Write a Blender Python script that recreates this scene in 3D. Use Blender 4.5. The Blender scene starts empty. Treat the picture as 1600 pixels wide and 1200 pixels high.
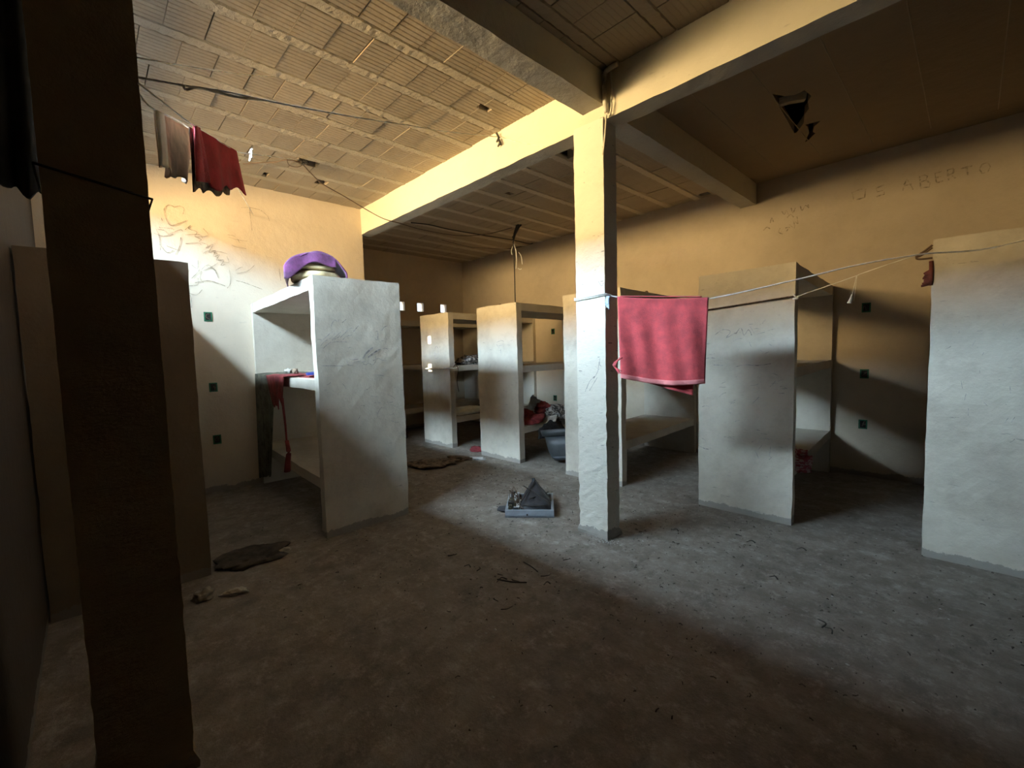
import bpy, bmesh, math, random
from mathutils import Vector, Matrix, noise
C = bpy.context.scene.collection
R = random.Random(7)

# ------------------------------------------------------------------ camera
F = 689.878
U = Vector((0.71944545, -0.06834416, 0.69117821))      # world +Y seen from the lens (right, down, forward)
V = Vector((-0.69402576, -0.03212203, 0.71923322))     # world -X
D = Vector((0.02695334, 0.99714455, 0.07054265))       # world -Z
H = 1.45
cd = bpy.data.cameras.new('camera'); cam = bpy.data.objects.new('camera', cd); C.objects.link(cam)
cd.sensor_fit = 'HORIZONTAL'; cd.sensor_width = 36; cd.lens = F / 1600 * 36; cd.clip_start = 0.02; cd.clip_end = 100
right = Vector((-V[0], U[0], -D[0])); down = Vector((-V[1], U[1], -D[1])); fwd = Vector((-V[2], U[2], -D[2]))
fwd.normalize(); right = (right - fwd * right.dot(fwd)).normalized(); up = right.cross(fwd)
m = Matrix((right, up, -fwd)).transposed().to_4x4(); m.translation = (0, 0, H)
cam.matrix_world = m
bpy.context.scene.camera = cam

def P(px, py, ax, val):
    """world point where the sight line of a measured spot meets the plane axis=val"""
    d = right * ((px - 800) / F) - up * ((py - 600) / F) + fwd
    o = Vector((0, 0, H)); t = (val - o[ax]) / d[ax]
    return o + d * t

def PV(px, py, A, B):
    """same, for the upright plane through two floor points"""
    d = right * ((px - 800) / F) - up * ((py - 600) / F) + fwd
    n = Vector((-(B[1] - A[1]), B[0] - A[0])); t = (n.x * A[0] + n.y * A[1]) / (n.x * d.x + n.y * d.y)
    return Vector((0, 0, H)) + d * t

# ------------------------------------------------------------------ world, light, exposure
w = bpy.data.worlds.new('world'); bpy.context.scene.world = w; w.use_nodes = True
w.node_tree.nodes['Background'].inputs[0].default_value = (0.55, 0.62, 0.75, 1)
w.node_tree.nodes['Background'].inputs[1].default_value = 3.0
sc = bpy.context.scene
sc.view_settings.view_transform = 'Standard'; sc.view_settings.look = 'None'
sc.view_settings.gamma = 1; sc.view_settings.use_curve_mapping = False
sc.view_settings.exposure = 0.0

def area(name, loc, target, sx, sy, col, power, spread=180):
    l = bpy.data.lights.new(name, 'AREA'); l.shape = 'RECTANGLE'; l.size = sx; l.size_y = sy
    l.color = col; l.energy = power; l.spread = math.radians(spread)
    o = bpy.data.objects.new(name, l); C.objects.link(o); o.location = loc
    o.rotation_euler = (Vector(target) - Vector(loc)).to_track_quat('-Z', 'Y').to_euler(); return o
# sunlit yellow facade and yard across from the high window strip, and the sky above it
area('facade_light', (-5.2, -8.0, 3.45), (-5.2, 0, 3.45), 16, 3.9, (1.0, 0.70, 0.31), 19000)
area('sky_light', (-5.2, -6.5, 7.2), (-5.2, -0.25, 3.05), 16, 4.2, (0.61, 0.82, 1.0), 41000)
# spot lamp standing in for low sun, aimed through holes added in the recess wall
l = bpy.data.lights.new('sun_proxy_spot', 'SPOT'); l.energy = 60000; l.color = (1, .93, .8); l.spot_size = math.radians(9); l.shadow_soft_size = .05; l.spot_blend = .1
SD = Vector((.1, .95, -.25)).normalized()
o = bpy.data.objects.new('sun_proxy_spot', l); C.objects.link(o); o.location = Vector((-6.9, 2.7, 2.3)) - SD*12; o.rotation_euler = SD.to_track_quat('-Z', 'Y').to_euler()

# ------------------------------------------------------------------ helpers
def link(name, me, mat, parent=None):
    o = bpy.data.objects.new(name, me); C.objects.link(o)
    if mat: me.materials.append(mat)
    if parent: o.parent = parent
    return o
def obj(name, bm, mat, parent=None, smooth=False):
    me = bpy.data.meshes.new(name)
    bmesh.ops.recalc_face_normals(bm, faces=bm.faces)
    if smooth:
        for f in bm.faces: f.smooth = True
    bm.to_mesh(me); bm.free(); return link(name, me, mat, parent)
def tag(o, label, cat, group=None, kind=None):
    o['label'] = label; o['category'] = cat
    if group: o['group'] = group
    if kind: o['kind'] = kind
    return o
def empty(name, loc, label, cat, group=None):
    o = bpy.data.objects.new(name, None); C.objects.link(o); o.location = loc; o.empty_display_size = .1
    tag(o, label, cat, group); return o
def keep(o, parent):
    """parent a world-space mesh to a thing's Empty without moving it"""
    o.parent = parent; o.matrix_parent_inverse = Matrix.Translation(-parent.location); return o
def box(bm, x0, x1, y0, y1, z0, z1, skip=()):
    v = [bm.verts.new(p) for p in ((x0,y0,z0),(x1,y0,z0),(x1,y1,z0),(x0,y1,z0),(x0,y0,z1),(x1,y0,z1),(x1,y1,z1),(x0,y1,z1))]
    for k, f in {'b':(3,2,1,0),'t':(4,5,6,7),'s':(0,1,5,4),'e':(1,2,6,5),'n':(2,3,7,6),'w':(3,0,4,7)}.items():
        if k not in skip: bm.faces.new([v[i] for i in f])
def wobble_box(fn, nu, nv, nw, amp, seed=0, freq=5):
    """box in (u,v,w) in 0..1 mapped by fn to the world, its faces gridded and its edges a little uneven"""
    bm = bmesh.new()
    def face(f, a, b):
        g = [[bm.verts.new(fn(*f(i / a, j / b))) for j in range(b + 1)] for i in range(a + 1)]
        for i in range(a):
            for j in range(b): bm.faces.new((g[i][j], g[i+1][j], g[i+1][j+1], g[i][j+1]))
    face(lambda s, t: (s, t, 0), nu, nv); face(lambda s, t: (s, t, 1), nu, nv)
    face(lambda s, t: (s, 0, t), nu, nw); face(lambda s, t: (s, 1, t), nu, nw)
    face(lambda s, t: (0, s, t), nv, nw); face(lambda s, t: (1, s, t), nv, nw)
    bmesh.ops.remove_doubles(bm, verts=bm.verts, dist=1e-5)
    for v in bm.verts:
        v.co += noise.noise_vector(v.co * freq + Vector((seed, seed * 2, 0))) * amp + noise.noise_vector(v.co * freq * 4.3 + Vector((0, seed, 9))) * amp * .5
    return bm
def bevel(bm, w, seg=2):
    bmesh.ops.bevel(bm, geom=list(bm.edges), offset=w, segments=seg, affect='EDGES', profile=.6)
def tube(bm, pts, r, n=6, r1=None, flat=1):
    pts = [Vector(p) for p in pts]; rings = []
    for i, p in enumerate(pts):
        t = (pts[min(i+1, len(pts)-1)] - pts[max(i-1, 0)]).normalized()
        a = t.cross(Vector((0, 0, 1)));  a = a if a.length > .05 else t.cross(Vector((1, 0, 0)))
        a.normalize(); b = t.cross(a)
        rr = r if r1 is None else r + (r1 - r) * i / (len(pts) - 1)
        rings.append([bm.verts.new(p + (a * math.cos(k*2*math.pi/n) + b * math.sin(k*2*math.pi/n) * flat) * rr) for k in range(n)])
    for i in range(len(rings) - 1):
        for k in range(n): bm.faces.new((rings[i][k], rings[i][(k+1) % n], rings[i+1][(k+1) % n], rings[i+1][k]))
    bm.faces.new(rings[0][::-1]); bm.faces.new(rings[-1])
def smooth_path(pts, k=6):
    pts = [Vector(p) for p in pts]; out = []
    for i in range(len(pts) - 1):
        p0, p1, p2, p3 = pts[max(i-1, 0)], pts[i], pts[i+1], pts[min(i+2, len(pts)-1)]
        for j in range(k):
            t = j / k
            out.append(.5 * ((2*p1) + (p2-p0)*t + (2*p0-5*p1+4*p2-p3)*t*t + (3*p1-p0-3*p2+p3)*t*t*t))
    out.append(pts[-1]); return out
def sag(a, b, s, n=14):
    a, b = Vector(a), Vector(b)
    return [a.lerp(b, i/n) - Vector((0, 0, s * 4 * (i/n) * (1 - i/n))) for i in range(n + 1)]
def sheet(fn, nu, nv, thick, name, mat, parent=None, u0=0, u1=1, v0=0, v1=1):
    bm = bmesh.new()
    g = [[bm.verts.new(fn(u0 + (u1-u0)*i/nu, v0 + (v1-v0)*j/nv)) for j in range(nv + 1)] for i in range(nu + 1)]
    for i in range(nu):
        for j in range(nv): bm.faces.new((g[i][j], g[i+1][j], g[i+1][j+1], g[i][j+1]))
    me = bpy.data.meshes.new(name); 
    for f in bm.faces: f.smooth = True
    bm.to_mesh(me); bm.free(); o = link(name, me, mat, parent)
    md = o.modifiers.new('thickness', 'SOLIDIFY'); md.thickness = thick; md.offset = 0
    return o
def heap(name, loc, size, seed, mat, rot=0, crease=.35, parent=None, sub=4, flat=True):
    """a crumpled cloth lying on something"""
    bm = bmesh.new(); bmesh.ops.create_icosphere(bm, subdivisions=sub, radius=1)
    for v in bm.verts:
        n = v.co.copy()
        a = abs(noise.noise(n * 1.9 + Vector((seed, 0, 0)))); b = abs(noise.noise(n * 4.7 + Vector((0, seed, 3)))); c = noise.noise(n * 1.1 + Vector((5, 0, seed)))
        v.co = n * (1 + c * .45 - crease * a - crease * .55 * b)
        if flat: v.co.z = max(v.co.z, -.35)
    zmin = min(v.co.z for v in bm.verts)
    ca, sa = math.cos(rot), math.sin(rot)
    for v in bm.verts:
        x, y, z = v.co.x * size[0], v.co.y * size[1], (v.co.z - zmin) * size[2]
        v.co = Vector((loc[0] + x*ca - y*sa, loc[1] + x*sa + y*ca, loc[2] + z))
    return obj(name, bm, mat, parent, smooth=True)

# ------------------------------------------------------------------ materials
def new_mat(name):
    mt = bpy.data.materials.new(name); mt.use_nodes = True
    return mt, mt.node_tree.nodes, mt.node_tree.links, mt.node_tree.nodes['Principled BSDF']
def ramp(nd, lk, fac, stops):
    r = nd.new('ShaderNodeValToRGB'); e = r.color_ramp.elements
    while len(e) < len(stops): e.new(.5)
    for el, (p, c) in zip(e, stops): el.position = p; el.color = (c, c, c, 1) if isinstance(c, (int, float)) else (*c, 1)
    lk.new(fac, r.inputs[0]); return r.outputs[0]
def tex(nd, lk, scale, detail=4, rough=.6, vec=None, stretch=None, kind='ShaderNodeTexNoise'):
    t = nd.new(kind); t.inputs['Scale'].default_value = scale
    if 'Detail' in t.inputs: t.inputs['Detail'].default_value = detail
    if 'Roughness' in t.inputs: t.inputs['Roughness'].default_value = rough
    g = nd.new('ShaderNodeNewGeometry'); src = g.outputs['Position']
    if stretch:
        mp = nd.new('ShaderNodeMapping'); mp.inputs['Scale'].default_value = stretch[:3]
        if len(stretch) > 3: mp.inputs['Rotation'].default_value = stretch[3]
        lk.new(src, mp.inputs[0]); src = mp.outputs[0]
    lk.new(src, t.inputs['Vector']); return t.outputs[0]
def mix(nd, lk, fac, a, b, mode='MIX'):
    mx = nd.new('ShaderNodeMix'); mx.data_type = 'RGBA'; mx.blend_type = mode
    for s, v in ((mx.inputs[0], fac), (mx.inputs[6], a), (mx.inputs[7], b)):
        if isinstance(v, (int, float)): s.default_value = v
        elif isinstance(v, tuple): s.default_value = (*v, 1)
        else: lk.new(v, s)
    return mx.outputs[2]
def bump(nd, lk, bs, h, strength, dist, prev=None):
    b = nd.new('ShaderNodeBump'); b.inputs['Strength'].default_value = strength; b.inputs['Distance'].default_value = dist
    lk.new(h, b.inputs['Height'])
    if prev: lk.new(prev, b.inputs['Normal'])
    lk.new(b.outputs[0], bs.inputs['Normal']); return b.outputs[0]
def zmask(nd, lk, z0, z1):
    g = nd.new('ShaderNodeNewGeometry'); s = nd.new('ShaderNodeSeparateXYZ'); lk.new(g.outputs['Position'], s.inputs[0])
    mr = nd.new('ShaderNodeMapRange'); mr.inputs[1].default_value = z0; mr.inputs[2].default_value = z1
    lk.new(s.outputs[2], mr.inputs[0]); return mr.outputs[0]
def math_n(nd, lk, op, a, b):
    n = nd.new('ShaderNodeMath'); n.operation = op
    for s, v in ((n.inputs[0], a), (n.inputs[1], b)):
        if isinstance(v, (int, float)): s.default_value = v
        else: lk.new(v, s)
    return n.outputs[0]

def paint(name, base=(.74, .69, .58), dirt=(.30, .25, .19), amount=.35, rough_bump=.25, chips=0, scratches=.5, foot=True):
    mt, nd, lk, bs = new_mat(name); bs.inputs['Roughness'].default_value = .8
    blot = ramp(nd, lk, tex(nd, lk, 1.7, 6, .65), [(.42, 0), (.72, 1)])
    blot2 = ramp(nd, lk, tex(nd, lk, 5.5, 8, .7), [(.5, 0), (.75, 1)])
    f = math_n(nd, lk, 'MULTIPLY', math_n(nd, lk, 'ADD', blot, math_n(nd, lk, 'MULTIPLY', blot2, .5)), amount)
    col = mix(nd, lk, f, base, dirt)
    if scratches:
        sct = tex(nd, lk, 9, 6, .6, stretch=(1, 1, 5, (0.3, .5, .4)))
        sm = ramp(nd, lk, sct, [(.665, 0), (.70, 1)])
        col = mix(nd, lk, math_n(nd, lk, 'MULTIPLY', sm, scratches), col, (.2, .18, .16))
        sc2 = ramp(nd, lk, tex(nd, lk, 60, 3, .5), [(.70, 0), (.74, 1)])
        col = mix(nd, lk, math_n(nd, lk, 'MULTIPLY', sc2, scratches * .8), col, (.16, .14, .12))
    if foot:   # splashed dirt and chipped foot of the wall
        edge = math_n(nd, lk, 'ADD', zmask(nd, lk, .09, -.02), math_n(nd, lk, 'MULTIPLY', tex(nd, lk, 5, 7, .8), 1.3))
        col = mix(nd, lk, math_n(nd, lk, 'MULTIPLY', ramp(nd, lk, edge, [(.98, 0), (1.35, 1)]), .7), col, (.22, .20, .18))
    lk.new(col, bs.inputs['Base Color'])
    n1 = bump(nd, lk, bs, tex(nd, lk, 7, 6, .6), rough_bump, .03)
    n2 = bump(nd, lk, bs, tex(nd, lk, 70, 4, .7), rough_bump, .004, n1)
    if chips:
        ch = ramp(nd, lk, tex(nd, lk, 20, 8, .85, stretch=(.6, .6, 1.8, (.3, .5, .2))), [(.44, 0), (.6, 1)])
        fade = zmask(nd, lk, 1.9, .9)
        bump(nd, lk, bs, math_n(nd, lk, 'MULTIPLY', ch, fade), chips, .01, n2)
    return mt
M_wall = paint('wall_paint', (.57, .48, .36), (.31, .25, .175), amount=.3, scratches=.12)
M_leftwall = paint('scribbled_wall_paint', (.65, .555, .43), amount=.12, scratches=.2)
M_panel = paint('panel_paint', (.66, .61, .51), (.29, .24, .18), amount=.5, scratches=.45)
M_bunk = paint('shelf_paint', (.57, .52, .43), (.30, .24, .17), amount=.4, scratches=.3, foot=False)
M_front = paint('shade_brown_wall', (.045, .03, .018), (.03, .02, .012), amount=.5, scratches=.1)  # near-black colour carries the shade beside the camera and soaks up bounce
M_shadecol = paint('shaded_ochre_paint', (.40, .29, .16), (.20, .14, .075), amount=.6, rough_bump=.4, chips=.5, scratches=.2)  # ochre stains are the column's own; the darkening paints its shade
M_shadepanel = paint('shaded_panel_paint', (.20, .145, .09), (.13, .09, .055), amount=.5, scratches=.2)  # darker copy of the panel paint with the shade put into it
M_col = paint('column_paint', (.74, .69, .59), (.38, .33, .26), amount=.18, rough_bump=.4, chips=.45, scratches=.8)
M_beam = paint('beam_paint', (.68, .63, .50), (.45, .40, .30), amount=.2, scratches=.2, foot=False)
M_under = paint('raw_concrete', (.42, .40, .35), (.28, .26, .22), amount=.5, rough_bump=.8, scratches=.1, foot=False)
M_slab = paint('ceiling_clay', (.385, .315, .225), (.25, .2, .14), amount=.4, rough_bump=.35, scratches=.12, foot=False)
M_rib = paint('ceiling_rib', (.45, .39, .295), (.28, .24, .18), amount=.35, rough_bump=.5, scratches=0, foot=False)
def rough_rib():
    nd, lk, bs = M_rib.node_tree.nodes, M_rib.node_tree.links, M_rib.node_tree.nodes['Principled BSDF']
    bump(nd, lk, bs, tex(nd, lk, 45, 5, .75), 1.0, .012)
rough_rib()
M_slab_shade = paint('shaded_ceiling_clay', (.30, .24, .165), (.2, .16, .11), amount=.4, rough_bump=.35, scratches=.12, foot=False)  # ceiling clay again, darkened to carry the shade beyond the beam
M_rib2 = paint('far_rib', (.55, .48, .37), (.45, .39, .3), amount=.2, rough_bump=.4, scratches=0, foot=False)
def floor_mat():
    mt, nd, lk, bs = new_mat('dusty_concrete'); bs.inputs['Roughness'].default_value = .75
    a = tex(nd, lk, 1.3, 8, .7); b = tex(nd, lk, 6, 8, .75); c = tex(nd, lk, 30, 6, .7)
    col = mix(nd, lk, ramp(nd, lk, a, [(.35, 0), (.65, 1)]), (.15, .125, .10), (.225, .19, .155))
    col = mix(nd, lk, ramp(nd, lk, b, [(.42, 0), (.72, 1)]), col, (.32, .285, .245))
    col = mix(nd, lk, math_n(nd, lk, 'MULTIPLY', ramp(nd, lk, c, [(.58, 0), (.72, 1)]), .5), col, (.10, .09, .085))
    d = ramp(nd, lk, tex(nd, lk, 2.6, 7, .7, stretch=(1, 1.8, 1, (0, 0, .9))), [(.60, 0), (.68, 1)])
    col = mix(nd, lk, math_n(nd, lk, 'MULTIPLY', d, .45), col, (.50, .46, .41))
    e = ramp(nd, lk, tex(nd, lk, 9, 10, .85), [(.52, 0), (.64, 1)])
    col = mix(nd, lk, math_n(nd, lk, 'MULTIPLY', e, .55), col, (.52, .475, .42))
    h_ = ramp(nd, lk, tex(nd, lk, 3.2, 9, .8, stretch=(1.6, 1, 1, (0, 0, .5))), [(.54, 0), (.64, 1)])
    col = mix(nd, lk, math_n(nd, lk, 'MULTIPLY', h_, .6), col, (.11, .095, .08))
    fl = ramp(nd, lk, tex(nd, lk, 42, 6, .8, stretch=(1, 2.4, 1, (0, 0, .7))), [(.62, 0), (.66, 1)])
    col = mix(nd, lk, math_n(nd, lk, 'MULTIPLY', fl, .55), col, (.08, .07, .06))
    lk.new(col, bs.inputs['Base Color'])
    n = bump(nd, lk, bs, a, .5, .06); n = bump(nd, lk, bs, b, .5, .02, n); bump(nd, lk, bs, c, .6, .006, n)
    return mt
M_floor = floor_mat()
def flat(name, col, rough=.7, metal=0, var=.15, scale=12, bmp=0, bscale=60, sheen=0):
    mt, nd, lk, bs = new_mat(name); bs.inputs['Roughness'].default_value = rough; bs.inputs['Metallic'].default_value = metal
    n = tex(nd, lk, scale, 5, .6); dk = tuple(c * (1 - var * 2) for c in col); lt = tuple(min(1, c * (1 + var)) for c in col)
    lk.new(mix(nd, lk, ramp(nd, lk, n, [(.35, 0), (.65, 1)]), dk, lt), bs.inputs['Base Color'])
    if bmp: bump(nd, lk, bs, tex(nd, lk, bscale, 3, .6), bmp, .004)
    if sheen: bs.inputs['Sheen Weight'].default_value = sheen
    return mt
M_red = flat('red_terry', (.74, .095, .11), .95, var=.12, bmp=.9, bscale=220, sheen=.3)
M_pinkhem = flat('pink_hem', (.85, .28, .28), .9, var=.08, bmp=.5, bscale=150)
M_crimson = flat('crimson_cloth', (.38, .015, .03), .9, var=.15, bmp=.3)
M_beige = flat('beige_cloth', (.62, .44, .30), .9, var=.15, bmp=.3)
M_palecloth = flat('pale_cloth', (.88, .87, .80), .9, var=.06)
M_purple = flat('purple_blanket', (.11, .022, .095), .95, var=.25, bmp=.5, sheen=.3)
M_foam = flat('yellow_foam', (.55, .44, .25), .9, var=.15, scale=8, bmp=.4)
M_green = flat('dark_green_blanket', (.12, .115, .08), .95, var=.3, scale=9, bmp=.6)
M_redcloth = flat('red_bed_cloth', (.27, .04, .04), .9, var=.25, bmp=.4)
M_darkrag = flat('dark_rag', (.075, .06, .048), .95, var=.3, bmp=.8, bscale=30)
M_brownrag = flat('brown_rag', (.20, .145, .10), .95, var=.4, scale=18, bmp=.6)
M_black = flat('black_cloth', (.02, .02, .022), .9, var=.3)
M_grey = flat('grey_plastic', (.065, .073, .08), .45, var=.08)
M_greydark = flat('dark_grey_plastic', (.045, .05, .06), .45, var=.1)
M_tvcase = flat('tv_casing', (.33, .36, .40), .4, var=.06)
M_tube = flat('tube_coating', (.035, .035, .040), .55, var=.25, scale=20)
M_pcb = flat('circuit_board', (.12, .10, .06), .6, var=.4, scale=60)
M_wire = flat('black_wire', (.03, .025, .02), .6)
M_copper = flat('brown_wire', (.13, .08, .05), .6)
M_rope = flat('white_rope', (.86, .84, .78), .9, bmp=.5, bscale=200)
M_white = flat('white_plastic', (.75, .76, .76), .5, var=.05)
M_blue = flat('blue_plastic', (.03, .05, .28), .4)
M_lblue = flat('pale_blue_plastic', (.50, .60, .68), .5)
M_boxgreen = flat('green_box', (.018, .15, .075), .6)
M_hole = flat('cavity_dark', (.03, .025, .02), .95, var=.4)
M_paper = flat('paper', (.62, .58, .50), .9, var=.2)
M_pencil = flat('pencil_marks', (.44, .41, .38), .95, var=.3, scale=40)
M_faint = flat('faint_marks', (.44, .36, .26), .95, var=.25, scale=40)
M_pipe = flat('painted_pipe', (.66, .62, .52), .6, bmp=.3)
M_ext = flat('exterior_wall', (.5, .45, .35), .9)
def plaid():
    mt, nd, lk, bs = new_mat('red_white_print'); bs.inputs['Roughness'].default_value = .9
    t = tex(nd, lk, 26, 2, .5, stretch=(1, 1, 2.2)); c = ramp(nd, lk, t, [(.47, (.30, .05, .07)), (.56, (.50, .38, .38))])
    lk.new(c, bs.inputs['Base Color']); return mt
M_print = plaid()
def camo():
    mt, nd, lk, bs = new_mat('mottled_print'); bs.inputs['Roughness'].default_value = .9
    t = tex(nd, lk, 22, 3, .5); c = ramp(nd, lk, t, [(.42, (.05, .045, .04)), (.52, (.32, .28, .24)), (.62, (.6, .57, .52))])
    lk.new(c, bs.inputs['Base Color']); return mt
M_mottle = camo()

# ------------------------------------------------------------------ the room shell
def rect_minus(r, h):
    x0, x1, y0, y1 = r; a0, a1, b0, b1 = max(x0, h[0]), min(x1, h[1]), max(y0, h[2]), min(y1, h[3])
    if a0 >= a1 or b0 >= b1: return [r]
    return [q for q in ((x0, a0, y0, y1), (a1, x1, y0, y1), (a0, a1, y0, b0), (a0, a1, b1, y1)) if q[1]-q[0] > .004 and q[3]-q[2] > .004]
ZC = 3.43; XL = -5.77; YA = 2.80; YR = 6.05; XF = -7.78; YF = -0.25; XR = 6.0
def struct(name, bm, mat):
    o = obj(name, bm, mat); o['kind'] = 'structure'; return o
bm = bmesh.new(); n = 60
g = [[bm.verts.new((XF-.2 + (XR-XF+.4)*i/n, YF-.2 + (YR-YF+.4)*j/n, 0)) for j in range(n+1)] for i in range(n+1)]
for i in range(n):
    for j in range(n): bm.faces.new((g[i][j], g[i+1][j], g[i+1][j+1], g[i][j+1]))
struct('floor', bm, M_floor)
bm = bmesh.new(); box(bm, XF-.2, XR+.2, YR, YR+.2, 0, 3.75); struct('wall_right', bm, M_wall)
def pierced(bm, ax, p0, p1, a0, a1, b0, b1, hl):
    rects = [(a0, a1, b0, b1)]
    for h in hl: rects = [q for r in rects for q in rect_minus(r, h)]
    for (a, b, c, d) in rects:
        if ax == 0: box(bm, p0, p1, a, b, c, d)
        else: box(bm, a, b, p0, p1, c, d)
vh = [P(x, y, 0, XF) for x, y in ((627, 478), (657, 480), (693, 482))]
bm = bmesh.new(); pierced(bm, 0, XF-.12, XF, YA-.15, YR, 0, 3.75, [(p.y-.075, p.y+.075, p.z-.085, p.z+.085) for p in vh]); struct('wall_far', bm, M_wall)
bm = bmesh.new(); box(bm, XL-.15, XL, YF-.2, YA+.01, 0, 3.75); struct('wall_left', bm, M_leftwall)
# recess wall with added holes, each traced back from a wanted sun spot
spot_holes = []
for x, y, pl_ in ((699, 530, 4.0), (667, 529, 4.0), (660, 521, 5.95), (649, 545, 5.95), (634, 524, 4.03), (668, 568, 4.0)):
    q = P(x, y, 1, pl_); t_ = (q.y - (YA - .02)) / SD.y; q = q - SD*t_; spot_holes.append((q.x-.045, q.x+.045, q.z-.06, q.z+.06))
bm = bmesh.new(); pierced(bm, 1, YA-.04, YA, XF, XL-.02, 0, 3.75, spot_holes); struct('wall_recess', bm, M_wall)
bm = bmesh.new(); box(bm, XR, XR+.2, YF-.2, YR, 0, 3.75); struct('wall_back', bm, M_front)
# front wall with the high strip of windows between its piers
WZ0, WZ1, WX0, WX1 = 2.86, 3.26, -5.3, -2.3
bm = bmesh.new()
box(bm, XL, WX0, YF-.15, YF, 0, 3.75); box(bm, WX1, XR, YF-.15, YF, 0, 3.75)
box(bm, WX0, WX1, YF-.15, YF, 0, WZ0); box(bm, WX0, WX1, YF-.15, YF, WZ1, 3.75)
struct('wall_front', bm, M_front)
for i in range(1, 3):
    x = WX0 + (WX1-WX0)*i/3
    bm = bmesh.new(); box(bm, x-.03, x+.03, YF-.10, YF-.05, WZ0, WZ1); struct('window_%d' % i, bm, M_beam)
# roof over everything, hollow space above the blocks
bm = bmesh.new(); box(bm, XF-.2, XR+.2, YF-.2, YR+.2, 3.75, 3.85); struct('trim_1', bm, M_hole)

# ceilings: hollow clay blocks between cast ribs running along Y
RX0, RP, RWID = -2.60, .405, .10
holes = [(-2.83, -2.77, 2.40, 2.52), (-3.06, -2.80, 3.50, 3.72), (-2.60, -2.50, 3.62, 3.70), (-2.42, -2.36, 3.55, 3.62),
         (-2.52, -2.40, 5.86, 5.96), (-4.80, -4.62, 1.66, 1.86), (-4.10, -4.03, 3.9, 4.0), (-5.42, -5.26, 1.50, 1.55), (-5.25, -5.1, 2.0, 2.12)]
def blocks(name, x0, x1, y0, y1, seed, ridge=.004, jit=.004, cut=None, mat=None):
    rr = random.Random(seed); bm = bmesh.new()
    k0 = math.floor((x0 - RX0) / RP) - 1; k1 = math.ceil((x1 - RX0) / RP) + 1
    for k in range(k0, k1):
        a = RX0 + k*RP + RWID/2; b = RX0 + (k+1)*RP - RWID/2
        a, b = max(a, x0), min(b, x1)
        if b - a < .02: continue
        y = y0 - rr.random()*.2
        while y < y1:
            L = .2 + rr.uniform(-.006, .006); c0, c1 = max(y + rr.choice((.0015, .003, .006)), y0), min(y + L - .0015, y1); y += L
            if c1 - c0 < .02: continue
            dz = rr.uniform(-jit, jit*.6); tl = rr.uniform(-jit, jit) * .6
            rects = [(a, b, c0, c1)]
            for h in holes: rects = [q for r in rects for q in rect_minus(r, h)]
            for (p, q, s, t) in rects:
                nr = max(1, round((q - p) / .0375)); prof = []
                for i in range(nr):
                    u0 = p + (q-p)*i/nr; u1 = p + (q-p)*(i+1)/nr; g_ = (u1-u0)*.22
                    prof += [(u0, ridge), (u0+g_*.6, 0), (u1-g_*.6, 0)]
                prof.append((q, ridge))
                A = [bm.verts.new((u, s, ZC + dz + h + tl)) for u, h in prof]; B = [bm.verts.new((u, t, ZC + dz + h - tl)) for u, h in prof]
                for i in range(len(A)-1): bm.faces.new((A[i], A[i+1], B[i+1], B[i]))
                At = [bm.verts.new((u, s, ZC + .1)) for u in (p, q)]; Bt = [bm.verts.new((u, t, ZC + .1)) for u in (p, q)]
                bm.faces.new((*A[::-1], At[0], At[1])); bm.faces.new((*B, Bt[1], Bt[0]))
                bm.faces.new((A[0], B[0], Bt[0], At[0])); bm.faces.new((A[-1], At[1], Bt[1], B[-1]))
    if cut: cut(bm)
    o = obj(name, bm, mat or M_slab); o['kind'] = 'structure'; return o
def ribs(name, x0, x1, y0, y1, seed, prot=.004, mat=None):
    bm = bmesh.new(); k0 = math.floor((x0 - RX0) / RP); k1 = math.ceil((x1 - RX0) / RP) + 1
    for k in range(k0, k1):
        c = RX0 + k*RP; a, b = max(c-RWID/2, x0), min(c+RWID/2, x1)
        if b - a < .02: continue
        ny = int((y1-y0)/.02); rows = []
        for j in range(ny+1):
            y = y0 + (y1-y0)*j/ny; row = []
            for i, u in enumerate((0, .12, .35, .6, .88, 1)):
                x = a + (b-a)*u; z = ZC + .02 if i in (0, 5) else ZC - prot + noise.noise(Vector((x*30, y*30, seed)))*.006
                xx = x + (noise.noise(Vector((x*9, y*22, seed+4)))*.008 if 0 < i < 5 else 0)
                row.append(bm.verts.new((xx, y, z)))
            rows.append(row)
        for j in range(ny):
            for i in range(5): bm.faces.new((rows[j][i], rows[j+1][i], rows[j+1][i+1], rows[j][i+1]))
    o = obj(name, bm, mat or M_rib); o['kind'] = 'structure'; return o
BX0, BX1 = -2.07, -1.885           # beam along Y
ceil = blocks('ceiling', XL, BX0, YF, YA, 1)
ribs('trim_2', XL, BX0, YF, YA, 1)
blocks('ceiling.001', XF, BX0, YA+.16, YR, 2, ridge=.002, jit=.003)
ribs('trim_3', XF, BX0, YA+.16, YR, 2, prot=.010, mat=M_rib2)
blocks('ceiling.002', BX1, XR, YF, YA, 3, ridge=.002, jit=.003, mat=M_slab_shade)
ribs('trim_9', BX1, XR, YF, YA, 3, prot=.001, mat=M_slab_shade)
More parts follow.
